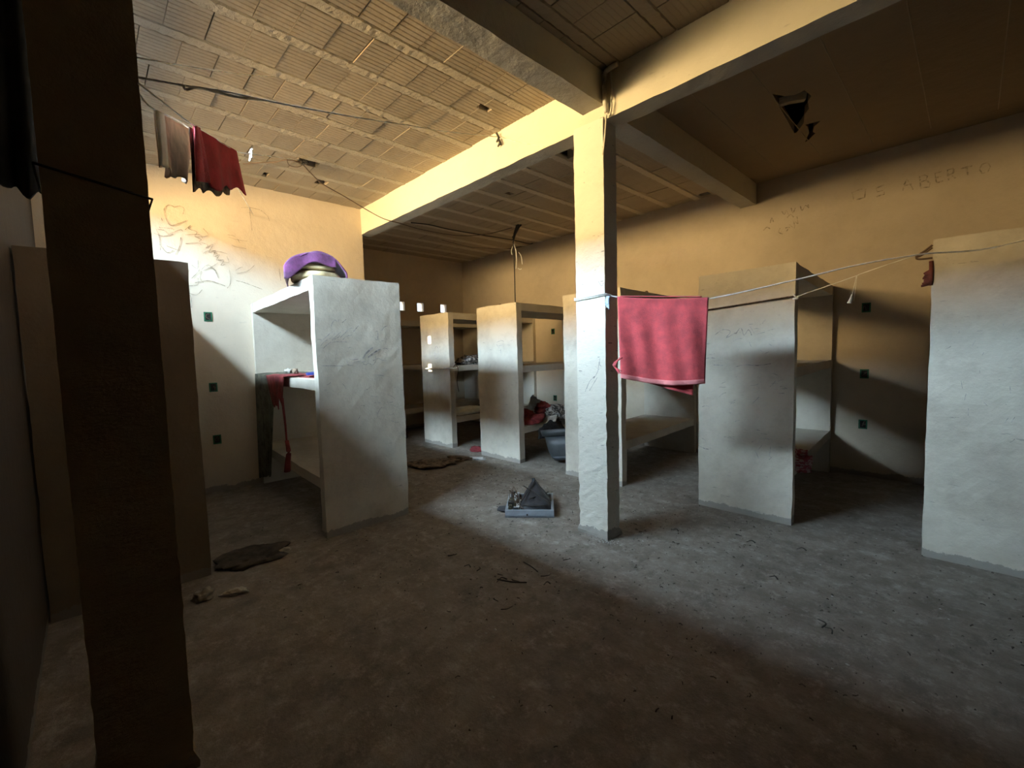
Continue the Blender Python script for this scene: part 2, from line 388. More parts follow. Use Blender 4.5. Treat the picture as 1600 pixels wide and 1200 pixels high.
# far right bay: plain boards with a broken triangular hole
hp = [P(x, y, 2, ZC) for x, y in ((1207, 147), (1225, 150), (1240, 149), (1252, 144), (1257, 141), (1268, 150), (1262, 158), (1264, 170), (1257, 179), (1256, 192), (1245, 207), (1241, 208))]
hp2 = [P(x, y, 2, ZC) for x, y in ((1258, 195), (1282, 189), (1272, 198), (1270, 206), (1274, 208), (1262, 220), (1258, 222), (1264, 208), (1262, 198))]
bm = bmesh.new()
def loop(pts, z):
    vs = [bm.verts.new((p[0], p[1], z)) for p in pts]
    return vs, [bm.edges.new((vs[i], vs[(i+1) % len(vs)])) for i in range(len(vs))]
_, e1 = loop([(BX1, YA+.16), (XR, YA+.16), (XR, YR), (BX1, YR)], ZC)
rims = []; es = list(e1)
for hh in (hp, hp2):
    v2, e2 = loop(hh, ZC); es += e2; rims.append(v2)
bmesh.ops.triangle_fill(bm, use_beauty=True, edges=es)
for v2 in rims:
    up_ = [bm.verts.new(v.co + Vector((0, 0, .07))) for v in v2]
    for i in range(len(v2)): bm.faces.new((v2[i], v2[(i+1) % len(v2)], up_[(i+1) % len(v2)], up_[i]))
struct('ceiling.003', bm, paint('shaded_ceiling_board', (.27, .205, .13), (.2, .15, .095), amount=.4, rough_bump=.3, scratches=.1, foot=False))  # colour deepened to hold the shade of this bay
bm = bmesh.new()      # joints of the boards stand out as thin raised beads
for k in range(10):
    x = BX1 + .3 + k*.42; tube(bm, [(x + .01*noise.noise(Vector((j, k, 0))), YA+.16+j*.15, ZC) for j in range(20)], .0035, 4)
struct('trim_4', bm, M_slab)
bm = bmesh.new(); tube(bm, [P(x, y, 2, ZC-.01) for x, y in ((1232, 152), (1218, 157))], .008); tube(bm, [P(x, y, 2, ZC+.05) for x, y in ((1215, 158), (1234, 152), (1258, 148))], .05, 6)
broken = obj('broken_tile_piece', bm, M_slab)
tag(broken, 'broken clay piece lodged in the torn triangular ceiling hole', 'broken tile')

# beams
def beam(name, x0, x1, y0, y1, z0, z1, label, seed):
    nu, nv = max(2, int((x1-x0)/.06)), max(2, int((y1-y0)/.06))
    bm = wobble_box(lambda u, v, w_: Vector((x0+(x1-x0)*u, y0+(y1-y0)*v, z0+(z1-z0)*w_)), nu, nv, 5, .005, seed, 6)
    o = obj(name, bm, M_beam); o.data.materials.append(M_under)
    for p in o.data.polygons:
        if abs(p.normal.z) > .8: p.material_index = 1
    o['kind'] = 'structure'; return o
beam('beam', XL-.05, XR, YA, YA+.16, 3.10, 3.5, '', 1)
beam('beam.001', BX0, BX1, YF-.1, YA+.01, 3.205, 3.5, '', 2)
beam('beam.002', BX0, BX1, YA+.15, YR+.02, 3.18, 3.5, '', 3)

# columns
def column(x0, x1, y0, y1, z1, seed, label, mat=None, amp=.0035):
    bm = wobble_box(lambda u, v, w_: Vector((x0+(x1-x0)*u, y0+(y1-y0)*v, -.01+(z1+.01)*w_)), 6, 4, 90, amp, seed, 11)
    for v in bm.verts:
        if v.co.z < 1.0:
            k = noise.noise(v.co * 30 + Vector((seed, 0, 0))); v.co.x += k*.006; v.co.y += k*.006
        if v.co.z < .03:   # mortar foot spreads a little
            v.co.x += (.012 if v.co.x > (x0+x1)/2 else -.012); v.co.y += (-.012 if v.co.y < (y0+y1)/2 else .012)
    return tag(obj('column', bm, mat or M_col), label, 'column')
column(-2.15, -1.885, YA-.015, YA+.15, 3.12, 1, 'pale rough-plastered square column standing free in the middle of the room')
column(-2.15, -1.885, -.06, .185, 3.22, 5, 'big ochre column close by on the left, shade in its paint', M_shadecol, .0018)

# ------------------------------------------------------------------ marks drawn on plaster
def marks(name, strokes, n, r, mat, parent=None):
    """thin drawn lines lying on a surface; strokes are world point lists, n the surface normal"""
    bm = bmesh.new(); n = Vector(n)
    for s in strokes:
        pts = [Vector(p) for p in s]; L = []
        for i, p in enumerate(pts):
            t = (pts[min(i+1, len(pts)-1)] - pts[max(i-1, 0)]).normalized(); a = t.cross(n).normalized() * r * (.6 + .8*R.random())
            L.append((bm.verts.new(p + n*.0075 + a), bm.verts.new(p + n*.0075 - a)))
        for i in range(len(L)-1): bm.faces.new((L[i][0], L[i+1][0], L[i+1][1], L[i][1]))
    tgt = parent
    if parent.type == 'EMPTY': tgt = [c for c in parent.children if c.name.startswith('end_panel')][0]
    me = tgt.data; off = (tgt.matrix_parent_inverse.translation if tgt.parent else Vector()) + (parent.location if parent.type == 'EMPTY' else Vector())
    if mat.name not in me.materials: me.materials.append(mat)
    k = list(me.materials).index(mat); b2 = bmesh.new(); b2.from_mesh(me); mp = {v: b2.verts.new(v.co) for v in bm.verts}
    for f in bm.faces: nf = b2.faces.new([mp[v] for v in f.verts]); nf.material_index = k
    b2.to_mesh(me); b2.free(); bm.free()

# ------------------------------------------------------------------ bunks
TH = .1
LV = [('top_slab', 1.99, 2.09), ('middle_shelf', 1.19, 1.275), ('lower_shelf', .385, .475)]
def bunk(kind, a, b, length, skew, label, seed, group, height=2.09, mat=None):
    """right-hand bunks: kind 'R' with panel along X at y=4; left-hand: 'L' with panel along Y at x=-3.54"""
    if kind == 'R':
        f = lambda u, l, z: Vector((a + (b-a)*u + skew*l/length, 4.0 + l, z)); base = Vector(((a+b)/2, 5, 0))
    else:
        f = lambda u, l, z: Vector((-3.54 - l, a + (b-a)*u + skew*l/length, z)); base = Vector((-4.6, (a+b)/2, 0))
    t = empty('concrete_bunk', base, label, 'bunk bed', group)
    top = height - .0
    keep(obj('end_panel', wobble_box(lambda u, v, w_: f(u, TH*v, -.01 + (top+.01)*w_), 14, 3, 36, .006, seed, 5), mat or M_panel), t)
    keep(obj('wall_panel', wobble_box(lambda u, v, w_: f(.0 + u, length - .07 + .07*v, -.01 + (top+.01)*w_), 8, 2, 20, .004, seed+1, 5), M_bunk), t)
    for nm, z0, z1 in LV:
        keep(obj(nm, wobble_box(lambda u, v, w_: f(.006 + .988*u, TH - .005 + (length-TH-.06)*v, z0+(z1-z0)*w_), 8, 24, 2, .005, seed+3, 4), M_bunk), t)
    return t
LR = YR - 4.0
G = 'whitewashed concrete bunks along the right wall'
bunkP0 = bunk('R', -.19, .57, LR, -.10, 'whitish concrete bunk at the right edge of the room', 1, G, 2.105)
bunkP1 = bunk('R', -1.71, -.96, LR, -.12, 'whitish concrete bunk right of the column, strap across its end panel', 2, G)
bunkP2 = bunk('R', -3.28, -2.52, LR, -.10, 'whitish concrete bunk half hidden behind the free column and red towel', 3, G)
bunkP3 = bunk('R', -4.84, -4.05, LR, -.10, 'concrete bunk with red cloth and clothes heaped on its lower shelf', 4, G)
bunkP4 = bunk('R', -6.30, -5.53, LR, -.10, 'far concrete bunk with a stick tied across its end panel', 5, G)
bunkP5 = bunk('R', -7.74, -7.12, LR, 0, 'farthest dim concrete bunk in the back corner', 6, G)
bunkL1 = bunk('L', 1.30, 2.045, 2.23, .11, 'concrete bunk on the left topped with a purple blanket roll', 7, 'concrete bunks along the left wall')
bunkL2 = bunk('L', -.24, .517, 2.23, .09, 'concrete bunk with shade in its paint, directly behind the dark column', 8, 'concrete bunks along the left wall', 2.09, M_shadepanel)

def PX(pts, ax, val): return [P(x, y, ax, val) for x, y in pts]
# scratches and scrawls on the left bunk's end panel (image-measured on the plane x=-3.54)
def S(pts, ax, val, o=(0, 0), s=1): return smooth_path([P(o[0] + x*s, o[1] + y*s, ax, val) for x, y in pts], 3)
o, s = (480, 480), .1
st = [S(q, 0, -3.54, o, s) for q in (
    [(200,540),(260,490),(320,440)], [(210,600),(250,550),(310,510)], [(240,650),(300,590),(370,540)], [(330,500),(380,460),(430,410)], [(310,450),(350,410),(390,380)],
    [(380,520),(450,450),(520,385)], [(420,500),(480,470),(500,440)], [(510,475),(580,410),(650,340),(700,325)], [(550,510),(600,460),(690,435)], [(720,380),(760,330),(800,285)],
    [(370,300),(385,250),(430,200),(470,230),(490,190)], [(540,240),(570,220),(600,190)], [(1060,380),(1095,380),(1095,500),(1060,505)], [(1095,500),(1120,500)], [(1160,360),(1200,310),(1250,290)],
    [(610,820),(620,880),(650,910),(710,905)], [(700,870),(760,855),(830,840)], [(640,800),(700,820),(790,810)], [(870,880),(900,900),(960,870)], [(970,880),(1020,900),(1060,850),(1060,760)], [(1020,840),(1100,800),(1170,830),(1240,830)],
    [(1180,650),(1210,640),(1250,655)], [(220,915),(400,915),(560,920)], [(1020,1060),(1100,1060),(1200,1075)], [(850,660+200),(900,850)], [(350,560),(450,540),(620,545)])]
marks('scribble', st, (1, 0, 0), .0022, M_pencil, bunkL1)
marks('smudge', [S(q, 0, -3.54, o, s) for q in ([(870,800),(900,740),(960,680),(1020,630)], [(945,785),(1010,735),(1080,685),(1140,655)])], (1, 0, 0), .006, M_pencil, bunkL1)
def scratches(parent, ax, val, x0, x1, y0, y1, k, seed, nrm, ln=14, ang=.0, r=.0015):
    rr = random.Random(seed); st = []
    for _ in range(k):
        x, y = rr.uniform(x0, x1), rr.uniform(y0, y1); a = ang + rr.gauss(0, .6); L = rr.uniform(.3, 1)*ln
        c = rr.uniform(-.35, .35)
        st.append(smooth_path(PX([(x, y), (x+L*.5*math.cos(a), y+L*.5*math.sin(a)+c*L*.4), (x+L*math.cos(a), y+L*math.sin(a))], ax, val), 3))
    return marks('scratch_marks', st, nrm, r, M_pencil, parent)
scratches(bunkL1, 0, -3.54, 505, 615, 600, 660, 14, 2, (1, 0, 0))
scratches(bunkP1, 1, 4.0, 1095, 1220, 500, 720, 34, 3, (0, -1, 0), 16)
scratches(bunkP0, 1, 4.0, 1470, 1590, 500, 700, 16, 4, (0, -1, 0), 12, -1.2, .001)
scratches(bunkP3, 1, 4.0, 765, 800, 520, 640, 8, 5, (0, -1, 0), 8)
marks('scribble', [S(q, 1, 4.0) for q in ([(777,535),(784,532),(788,534)], [(779,541),(786,539)], [(783,545),(783,552)], [(776,538),(781,544)], [(1118,523),(1130,515),(1142,518),(1135,528),(1150,520)], [(1150,522),(1158,512),(1163,524),(1170,515),(1175,524)])], (0, -1, 0), .0025, M_pencil, bunkP3)
marks('smudge', [S(q, 1, 4.0) for q in ([(1150,573),(1165,570),(1185,571),(1205,568)], [(1103,560),(1112,559),(1118,560)], [(1115,570),(1130,571)], [(1092,696),(1100,700),(1108,702)])], (0, -1, 0), .003, M_pencil, bunkP1)
marks('scribble', [S(q, 1, 4.07-.07) for q in ([(680,545),(682,541),(685,545),(685,558),(681,560),(680,550)],)], (0, -1, 0), .004, M_pencil, bunkP4)
# column scrawls
marks('scribble', [S(q, 1, YA-.015) for q in ([(918,607),(922,596),(930,588)], [(922,610),(928,600),(934,590)], [(938,560),(938,570),(941,572)], [(928,592),(935,580),(937,565)], [(915,612),(920,600)], [(936,440),(941,447),(944,442)])], (0, -1, 0), .0018, M_pencil, bpy.data.objects['column'])

# scrawled left wall: heart, T and zigzags
o, s = (230, 290), .16875
st = [S(q, 0, XL, o, s) for q in (
    [(250,200),(200,180),(155,220),(170,300),(215,370),(290,350),(360,325)], [(250,200),(300,190),(340,215),(330,265)], [(870,205),(950,205),(1040,225)], [(945,205),(955,300),(970,420)],
    [(1050,230),(1110,280),(1130,330)], [(350,410),(400,370),(380,400),(460,430),(440,470),(500,500),(480,520),(560,550),(540,580),(610,540),(570,620),(630,600),(610,660),(670,640),(640,690),(710,690),(680,740),(720,730)],
    [(80,400),(110,480),(120,600)], [(310,480),(300,560),(260,640)], [(130,560),(180,620),(240,600)], [(180,560),(260,590),(300,600)], [(1220,770),(1235,880)], [(500,790),(490,860),(520,900)], [(560,760),(620,780),(660,860)],
    [(760,780),(770,900),(740,950)], [(440,900),(560,880),(640,900),(720,930)], [(60,440),(150,470),(240,450)], [(130,300),(140,330)], [(410,860),(470,800),(480,780)], [(820,880),(900,900),(1060,960)])]
marks('scribble', st, (1, 0, 0), .0028, M_faint, bpy.data.objects['wall_left'])
st = [S([(x, y), (x + R.uniform(6, 22), y + R.uniform(-8, 8)), (x + R.uniform(10, 30), y + R.uniform(-14, 14))], 0, XL) for x, y in [(R.uniform(245, 370), R.uniform(355, 470)) for _ in range(26)]]
marks('scribble', st, (1, 0, 0), .0022, M_faint, bpy.data.objects['wall_left'])
# faint lettering on the right wall
o, s = (1180, 220), .2625
def L_(pts): return [P(o[0] + x*s, o[1] + y*s, 1, YR) for x, y in pts]
st = [L_(q) for q in (
    [(590,355),(578,310),(620,292),(658,284),(652,338),(618,348),(590,355)], [(768,262),(722,284),(726,305),(766,296),(770,318),(722,334)], [(878,300),(888,262),(903,228),(922,258),(940,292)], [(888,268),(932,258)],
    [(985,282),(982,245),(980,212),(1010,204),(1026,212),(1016,236),(984,246)], [(1016,238),(1042,250),(1036,276),(985,282)], [(1080,252),(1074,220),(1070,195),(1112,184)], [(1075,222),(1106,214)], [(1080,252),(1118,240)],
    [(1152,236),(1148,205),(1145,175),(1176,166),(1184,180),(1176,196),(1150,204)], [(1160,203),(1194,224)], [(1222,168),(1258,158),(1292,150)], [(1258,158),(1266,205)], [(1350,142),(1334,170),(1350,196),(1384,186),(1400,155),(1384,130),(1350,142)])]
marks('scribble', st, (0, -1, 0), .006, M_faint, bpy.data.objects['wall_right'])
st = [S(q, 1, YR, o, s) for q in (
    [(150,520),(140,545),(165,555)], [(180,520),(205,515),(185,540)], [(205,500),(235,520),(230,480)], [(240,480),(255,495),(250,450)], [(50,535),(70,515),(90,525)], [(90,490),(100,460),(110,485)],
    [(160,420),(175,440),(185,415),(200,440)], [(215,400),(225,430),(240,400)], [(270,390),(280,415),(300,385),(320,400),(315,380)], [(190,460),(210,440),(230,455)])]
marks('scribble', st, (0, -1, 0), .005, M_faint, bpy.data.objects['wall_right'])

# ------------------------------------------------------------------ electrical boxes in the walls
def wall_box(c, axis, label, seed):
    t = empty('electrical_box', c, label, 'electrical box', 'green electrical boxes in the walls')
    def mk(name, parts, mat):
        bm = bmesh.new()
        for (u0, u1, d0, d1, z0, z1) in parts:
            if axis == 1: box(bm, u0, u1, -d1, -d0, z0, z1)      # on the right wall, facing -Y
            else: box(bm, d0, d1, u0, u1, z0, z1)               # on the left wall, facing +X
        return obj(name, bm, mat, t)
    a, b, r = .038, .05, .012
    mk('frame', [(-a, -a+r, .0, .007, -b, b), (a-r, a, 0, .007, -b, b), (-a+r, a-r, 0, .007, -b, -b+r), (-a+r, a-r, 0, .007, b-r, b)], M_boxgreen)
    mk('back_plate', [(-a+r, a-r, 0.0, .002, -b+r, b-r)], M_hole)  # flat dark plate stands in for the shaded hollow of the box
    bm = bmesh.new(); rr = random.Random(seed); pts = []
    for i in range(4):
        u, z = rr.uniform(-.025, .025), rr.uniform(-.035, .035)
        pts.append(Vector((u, -.012, z)) if axis == 1 else Vector((.012, u, z)))
    tube(bm, smooth_path(pts, 4), .0025, 5); obj('loose_wire', bm, M_copper, t)
for (x, z, l) in ((-.793, 1.83, 'top green electrical box on the right wall between two bunks'), (-.793, 1.12, 'middle green electrical box on the right wall between two bunks'), (-.793, .57, 'bottom green electrical box on the right wall between two bunks'),
               (-5.20, 1.81, 'upper electrical box seen through the bunk with heaped clothes'), (-5.18, .615, 'lower electrical box seen through the bunk with heaped clothes')):
    wall_box((x, YR, z), 1, l, int(z*100))
for (z, l) in ((1.93, 'top electrical box on the left wall, in bright light'), (1.16, 'middle electrical box on the left wall'), (.58, 'bottom electrical box on the left wall, barely seen in the dark')):
    wall_box((XL, .99, z), 0, l, int(z*100)+1)

# ------------------------------------------------------------------ pipe at the column head
px_, py_ = -1.845, YA-.03
t = empty('conduit_pipe', (px_, py_, 3.1), 'cream painted conduit pipe bent down the beam corner at the column head', 'pipe')
bm = bmesh.new(); tube(bm, smooth_path([(px_+.10, py_+.0, ZC-.02), (px_+.03, py_, ZC-.02), (px_-.01, py_, ZC-.05), (px_-.01, py_, 3.2), (px_, py_, 3.13)], 5), .017, 10)
keep(obj('pipe_bend', bm, M_pipe, None, True), t)
bm = bmesh.new(); tube(bm, smooth_path([(px_+.04, py_, 3.38), (px_+.045, py_, 3.2), (px_+.03, py_, 3.10), (px_-.0, py_, 3.12)], 6), .006, 6)
tube(bm, smooth_path([(px_-.0, py_, 3.12), (px_-.012, YA-.03, 2.98), (px_-.035, YA-.025, 2.85)], 6), .007, 6)
keep(obj('wire', bm, M_pipe, None, True), t)

# ------------------------------------------------------------------ red towel on its line
A, B = (-1.88, 2.79), (.26, 3.85)
line0 = PV(955, 461, A, B); lineE = PV(1600, 375, A, B)
t = empty('clothesline', line0, 'white cord clothesline from the middle column carrying the red towel', 'clothesline')
pts = [line0] + [PV(x, y, A, B) for x, y in ((965, 464), (1035, 470), (1107, 467), (1240, 438), (1340, 414), (1440, 397), (1600, 375))] + [PV(1600, 375, A, B) + Vector((.9, .02, .3))]
bm = bmesh.new(); tube(bm, smooth_path(pts, 6), .005, 6); keep(obj('cord', bm, M_rope, None, True), t)
bm = bmesh.new(); lp = [(-2.16, YA-.025), (-1.875, YA-.025), (-1.872, YA+.16), (-2.16, YA+.165)]
ring = [(a, b, line0.z + .012*math.sin(i*1.7)) for i, (a, b) in enumerate(lp + lp[:1])]
tube(bm, ring, .005, 6); tube(bm, [(a, b, z-.012) for a, b, z in ring], .004, 6); keep(obj('loop_round_column', bm, M_rope, None, True), t)
bm = bmesh.new(); q = PV(954, 466, A, B) + Vector((0, -.03, 0)); w_ = .02
for k in range(5):
    tube(bm, smooth_path([q + Vector((R.uniform(-.02, .02), 0, .01)), q + Vector((R.uniform(-.03, .01), -.01, -.04)), q + Vector((R.uniform(-.02, .02), 0, -R.uniform(.05, .09)))], 4), .012, 6, .006)
keep(obj('plastic_strip_knot', bm, M_lblue, None, True), t)

tl, tr_ = PV(965, 465, A, B), PV(1107, 466, A, B)
t = empty('towel', tl.lerp(tr_, .5), 'red terry towel folded over the cord beside the middle column', 'towel')
nrm = Vector((B[1]-A[1], -(B[0]-A[0]), 0)).normalized()
if nrm.y > 0: nrm = -nrm
def tow_pt(u, z, side):
    p = tl.lerp(tr_, u); dzt = p.z - z
    fold = .012*math.sin(u*9 + 1.3) * min(1, dzt/.3) + .007*math.sin(u*23 + z*5) * min(1, dzt/.3)
    bot = dzt / .64
    x = p + (tr_-tl).normalized() * ((u-.5) * -.045 * bot)
    sagz = .012 * math.sin(u*math.pi)
    q = x + nrm * (side * (.010 + .008*bot) + fold + .012 * noise.noise(Vector((u*3, z*3, 2))) * bot); q.z = z - sagz * (1 - bot); return q
zt = (tl.z + tr_.z)/2
def front_bottom(u): return PV(965 + 136*u, 590 + 9*u, A, B).z - .028*math.sin(u*math.pi)
def front(u, v):
    top = tl.lerp(tr_, u).z + .006; z = top + (front_bottom(u) - top) * v; return tow_pt(u, z, 1)
def back(u, v):
    top = tl.lerp(tr_, u).z + .006; zb = 1.24 - .125 * (u - .1) / .77; z = top + (zb - top) * v; return tow_pt(u, z, -1)
sheet(front, 48, 48, .006, 'front_fold', M_red); keep(bpy.data.objects['front_fold'], t)
keep(sheet(lambda u, v: front(u, .945 + .055*v) + nrm*.003, 48, 3, .009, 'hem_band', M_pinkhem), t)
keep(sheet(lambda u, v: back(.05 + .82*u, v), 40, 40, .006, 'back_fold', M_red), t)
keep(sheet(lambda u, v: tl.lerp(tr_, .03 + .9*u) + nrm*(.015*math.cos(v*math.pi)) + Vector((0, 0, .006 + .006*math.sin(v*math.pi))), 30, 6, .005, 'top_fold', M_red), t)
keep(sheet(lambda u, v: back(.05 + .82*u, .975 + .025*v) - nrm*.002, 40, 2, .008, 'back_hem', M_pinkhem), t)
bm = bmesh.new(); p0 = front(0.0, .75)
for k in range(7): tube(bm, smooth_path([p0 + Vector((.003*k, 0, 0)), p0 + Vector((-.03-.004*k, -.01, -.05)), p0 + Vector((-.02+.006*k, 0, -.10-.01*(k % 3)))], 4), .006, 5, .003)
keep(obj('gathered_corner', bm, M_red, None, True), t)

# woven strap across the end of the bunk right of the column, and its cord
bm = bmesh.new(); a, b = P(1100, 485, 1, 3.985), P(1240, 463, 1, 3.985); n = 21
for k in range(n):
    p, q = a.lerp(b, k/n), a.lerp(b, (k+.62)/n); tube(bm, [p, q], .015, 6, flat=.4)
tube(bm, [a, b], .006, 5)
tag(obj('woven_strap', bm, M_copper, None, True), 'brown knotted strap stretched flat across a bunk end panel behind the towel', 'strap')
bm = bmesh.new(); a = P(1243, 464, 1, 3.97); A2, B2 = (a.x, a.y), (lineE.x+.1, 3.95)
pts = [a, P(1290, 448, 1, 3.95), P(1338, 431, 1, 3.93), P(1345, 428, 1, 3.93), P(1400, 409, 1, 3.9), P(1435, 398, 1, 3.9)]
for k in range(4): tube(bm, smooth_path([a, a + Vector((.02*math.cos(k*2), -.012, .02*math.sin(k*2))), a + Vector((.01, -.01, -.015))], 3), .006, 5)
tube(bm, smooth_path(pts, 5), .003, 5)
tag(obj('cord', bm, M_rope, None, True), 'thin pale cord running from the strap knot up to the towel line', 'cord')
a = P(1338, 431, 1, 3.93); bm = bmesh.new()
tube(bm, [a, P(1334, 450, 1, 3.93), P(1331, 462, 1, 3.93)], .002, 5); tube(bm, [a + Vector((.004, 0, 0)), P(1334, 470, 1, 3.93)], .0015, 5)
tube(bm, [P(1331, 460, 1, 3.93), P(1329, 468, 1, 3.93), P(1327, 474, 1, 3.93)], .004, 6, .014)
tag(obj('plastic_scrap', bm, M_rope, None, True), 'pale plastic scrap dangling on a thread from the thin cord', 'plastic scrap')
# twigs and bundle at the left edge of the right-hand bunk
t = bm = bmesh.new(); Y = 4.02
tube(bm, smooth_path(PX([(1457, 383), (1445, 392), (1432, 401), (1436, 405), (1457, 403)], 1, Y), 5), .007, 6)
tube(bm, smooth_path(PX([(1457, 387), (1440, 399), (1431, 402)], 1, Y), 5), .006, 6)
tag(obj('twig', bm, M_copper, None, True), 'brown twigs poking out near the top of the right-hand bunk', 'twig')
bm = bmesh.new()
for k in range(16):
    y = 425 + k*1.3; tube(bm, smooth_path(PX([(1456, y-3), (1450-R.uniform(0, 3), y), (1443+R.uniform(-2, 5)-k*.15, y+3)], 1, Y-.02), 3), .011, 5, .006)
tube(bm, PX([(1455, 408), (1455, 430), (1454, 446)], 1, Y-.02), .012, 6)
tag(obj('rag_bundle', bm, flat('maroon_rag', (.14, .04, .035), .9, var=.3), None, True), 'small maroon rag bundle hanging at the left edge of the right-hand bunk', 'rag')

# ------------------------------------------------------------------ lines and laundry near the ceiling, left
A1, B1 = (-1.89, .19), (-4.725, 1.72)
t = empty('clothesline', (-1.9, .2, 2.34), 'thin clothesline from the dark column carrying the red garment', 'clothesline')
pts = [PV(x, y, A1, B1) for x, y in ((217, 131), (255, 160), (303, 197), (325, 210), (370, 237), (395, 241), (430, 245), (468, 250))]
bm = bmesh.new(); tube(bm, smooth_path(pts, 4), .0035, 5); keep(obj('cord', bm, M_rope, None, True), t)
q = PV(392, 240, A1, B1); bm = bmesh.new()
for k in range(6): tube(bm, smooth_path([q, q + Vector((R.uniform(-.05, .05), 0, R.uniform(-.03, .02))), q + Vector((R.uniform(-.05, .05), 0, -.03))], 3), .009, 5, .004)
keep(obj('cloth_knot', bm, M_palecloth, None, True), t)
t = empty('clothesline', (-1.9, .18, 2.3), 'second thin line from the dark column carrying the beige garment', 'clothesline')
A3, B3 = (-1.89, .17), (-5.77, 1.5)
pts = [PV(x, y, A3, B3) for x, y in ((217, 146), (242, 172), (302, 206))] + [Vector((-4.0, .9, 2.86)), Vector((-5.76, 1.5, 3.1))]
bm = bmesh.new(); tube(bm, smooth_path(pts, 4), .0035, 5); keep(obj('cord', bm, M_rope, None, True), t)
def quad_sheet(name, c, mat, thick, amp, parent, A, B, nu=24, nv=24, off=0, seed=0, rag=0):
    c = [PV(x, y, A, B) for x, y in c]; n = (c[1]-c[0]).cross(c[3]-c[0]).normalized()
    def fn(u, v):
        p = c[0].lerp(c[1], u).lerp(c[3].lerp(c[2], u), v)
        p = p + n * (amp * (math.sin(u*11 + seed) + .6*math.sin(u*25 + 2*v + seed)) * (.15 + v) + off)
        p.z += rag * noise.noise(Vector((u*5, seed+.3, 0))) * v
        return p
    o = sheet(fn, nu, nv, thick, name, mat); return keep(o, parent)
t = empty('garment', PV(340, 220, A1, B1), 'dark red garment hanging from the high line on the left', 'garment')
quad_sheet('front_layer', [(303, 197), (369, 236), (383, 299), (314, 285)], M_crimson, .006, .006, t, A1, B1, rag=.06, seed=1)
quad_sheet('back_layer', [(304, 199), (368, 237), (366, 304), (308, 294)], M_brownrag, .004, .005, t, A1, B1, off=.02, rag=.04, seed=4)
quad_sheet('lit_edge', [(300, 196), (306, 199), (318, 285), (305, 283)], M_red, .008, .012, t, A1, B1, 6, 20, off=-.012, seed=2)  # brighter red strip paints the light along the garment's edge
t = empty('garment', PV(270, 190, A3, B3), 'beige garment with a pale edge hanging from the high line', 'garment')
quad_sheet('front_layer', [(241, 172), (303, 206), (293, 290), (246, 258)], M_beige, .005, .012, t, A3, B3, rag=.05, seed=3)
quad_sheet('pale_edge', [(238, 171), (248, 177), (256, 262), (243, 256)], M_palecloth, .010, .006, t, A3, B3, 6, 20, off=-.012, seed=5)
# long white cord from the column to the beam
t = empty('clothesline', (-1.9, .2, 2.36), 'long white twisted cord slung high from the dark column to the beam', 'clothesline')
hook = P(778, 214, 1, YA-.02); a = PV(215, 121, (-1.89, .187), (hook.x, hook.y))
pl = lambda x, y: PV(x, y, (-1.89, .187), (hook.x, hook.y))
bm = bmesh.new(); tube(bm, smooth_path([a, pl(300, 136), pl(350, 143), pl(415, 157), pl(475, 169), pl(560, 184), pl(640, 196), pl(700, 206), hook], 5), .004, 5)
tube(bm, smooth_path([pl(287, 134), pl(291, 140), pl(310, 137), pl(350, 147), pl(380, 153), pl(400, 155), pl(415, 157)], 5), .005, 6)
tube(bm, smooth_path([hook, P(820, 224, 1, YA-.012), P(850, 229, 1, YA-.012)], 5), .003, 5); keep(obj('cord', bm, M_rope, None, True), t)
bm = bmesh.new()
for x0, y0, x1, y1 in ((776, 208, 780, 216), (780, 214, 776, 222), (779, 218, 783, 226), (782, 222, 778, 229)):
    tube(bm, [P(x0, y0, 1, YA-.03), P(x1, y1, 1, YA-.025)], .011, 6, .008)
keep(obj('hook', bm, M_wire, None, True), t)
bm = bmesh.new(); a = P(213, 90, 0, -1.89); b = P(430, 120, 2, ZC-.02); tube(bm, sag(a, b, .01), .003, 5)
tag(obj('cord', bm, M_rope, None, True), 'faint topmost cord under the ceiling near the dark column', 'cord')
# cloth beside the near column, stretched to the ceiling to mask the bright window
def slung(u, v):
    y = -.235 + .175*u; x = -2.30 + .02*math.sin(u*14+v*3); zb = 2.04 + .04*(1-u) + .05*noise.noise(Vector((u*6, 0, 3)))
    return Vector((x, y, 3.38 + (zb-3.38)*v))
o = sheet(slung, 20, 30, .012, 'masking_cloth', M_black); tag(o, 'dark pointed cloth left of the near column, lengthened to mask the window', 'cloth')
# crack line on the near column, built as a ring of wire
bm = bmesh.new(); zc = P(120, 268, 0, -1.88).z; tube(bm, [(-2.16, -.07, zc+.0), (-1.876, -.07, zc), (-1.876, .193, zc-.045), (-2.16, .195, zc-.05)], .004, 5)
tag(obj('wire', bm, M_wire, None, True), 'dark crack line round the near dark column', 'wire')

# ------------------------------------------------------------------ electric cables on the ceiling
Z1 = ZC - .025
t = empty('ceiling_cable', P(475, 252, 2, ZC), 'brown cable looping from the broken ceiling box to the beam', 'cable')
bm = bmesh.new(); tube(bm, smooth_path([P(380, 256, 2, Z1), P(410, 254, 2, Z1), P(430, 253, 2, Z1), P(450, 250, 2, Z1), P(470, 255, 2, Z1), P(485, 270, 2, Z1-.05), P(505, 288, 2, Z1-.1), P(540, 308, 2, Z1-.15), P(575, 329, 2, 3.18), P(600, 342, 2, 3.08), P(625, 349, 2, 3.08), P(660, 359, 2, 3.15), P(715, 368, 2, 3.25), P(760, 366, 2, 3.33), P(800, 356, 2, ZC-.06)], 5), .0055, 6)
tube(bm, smooth_path([P(448, 249, 2, Z1), P(452, 258, 2, Z1-.03), P(465, 261, 2, Z1-.04), P(475, 256, 2, Z1)], 5), .004, 5)
keep(obj('cable', bm, M_copper, None, True), t)
bm = bmesh.new()
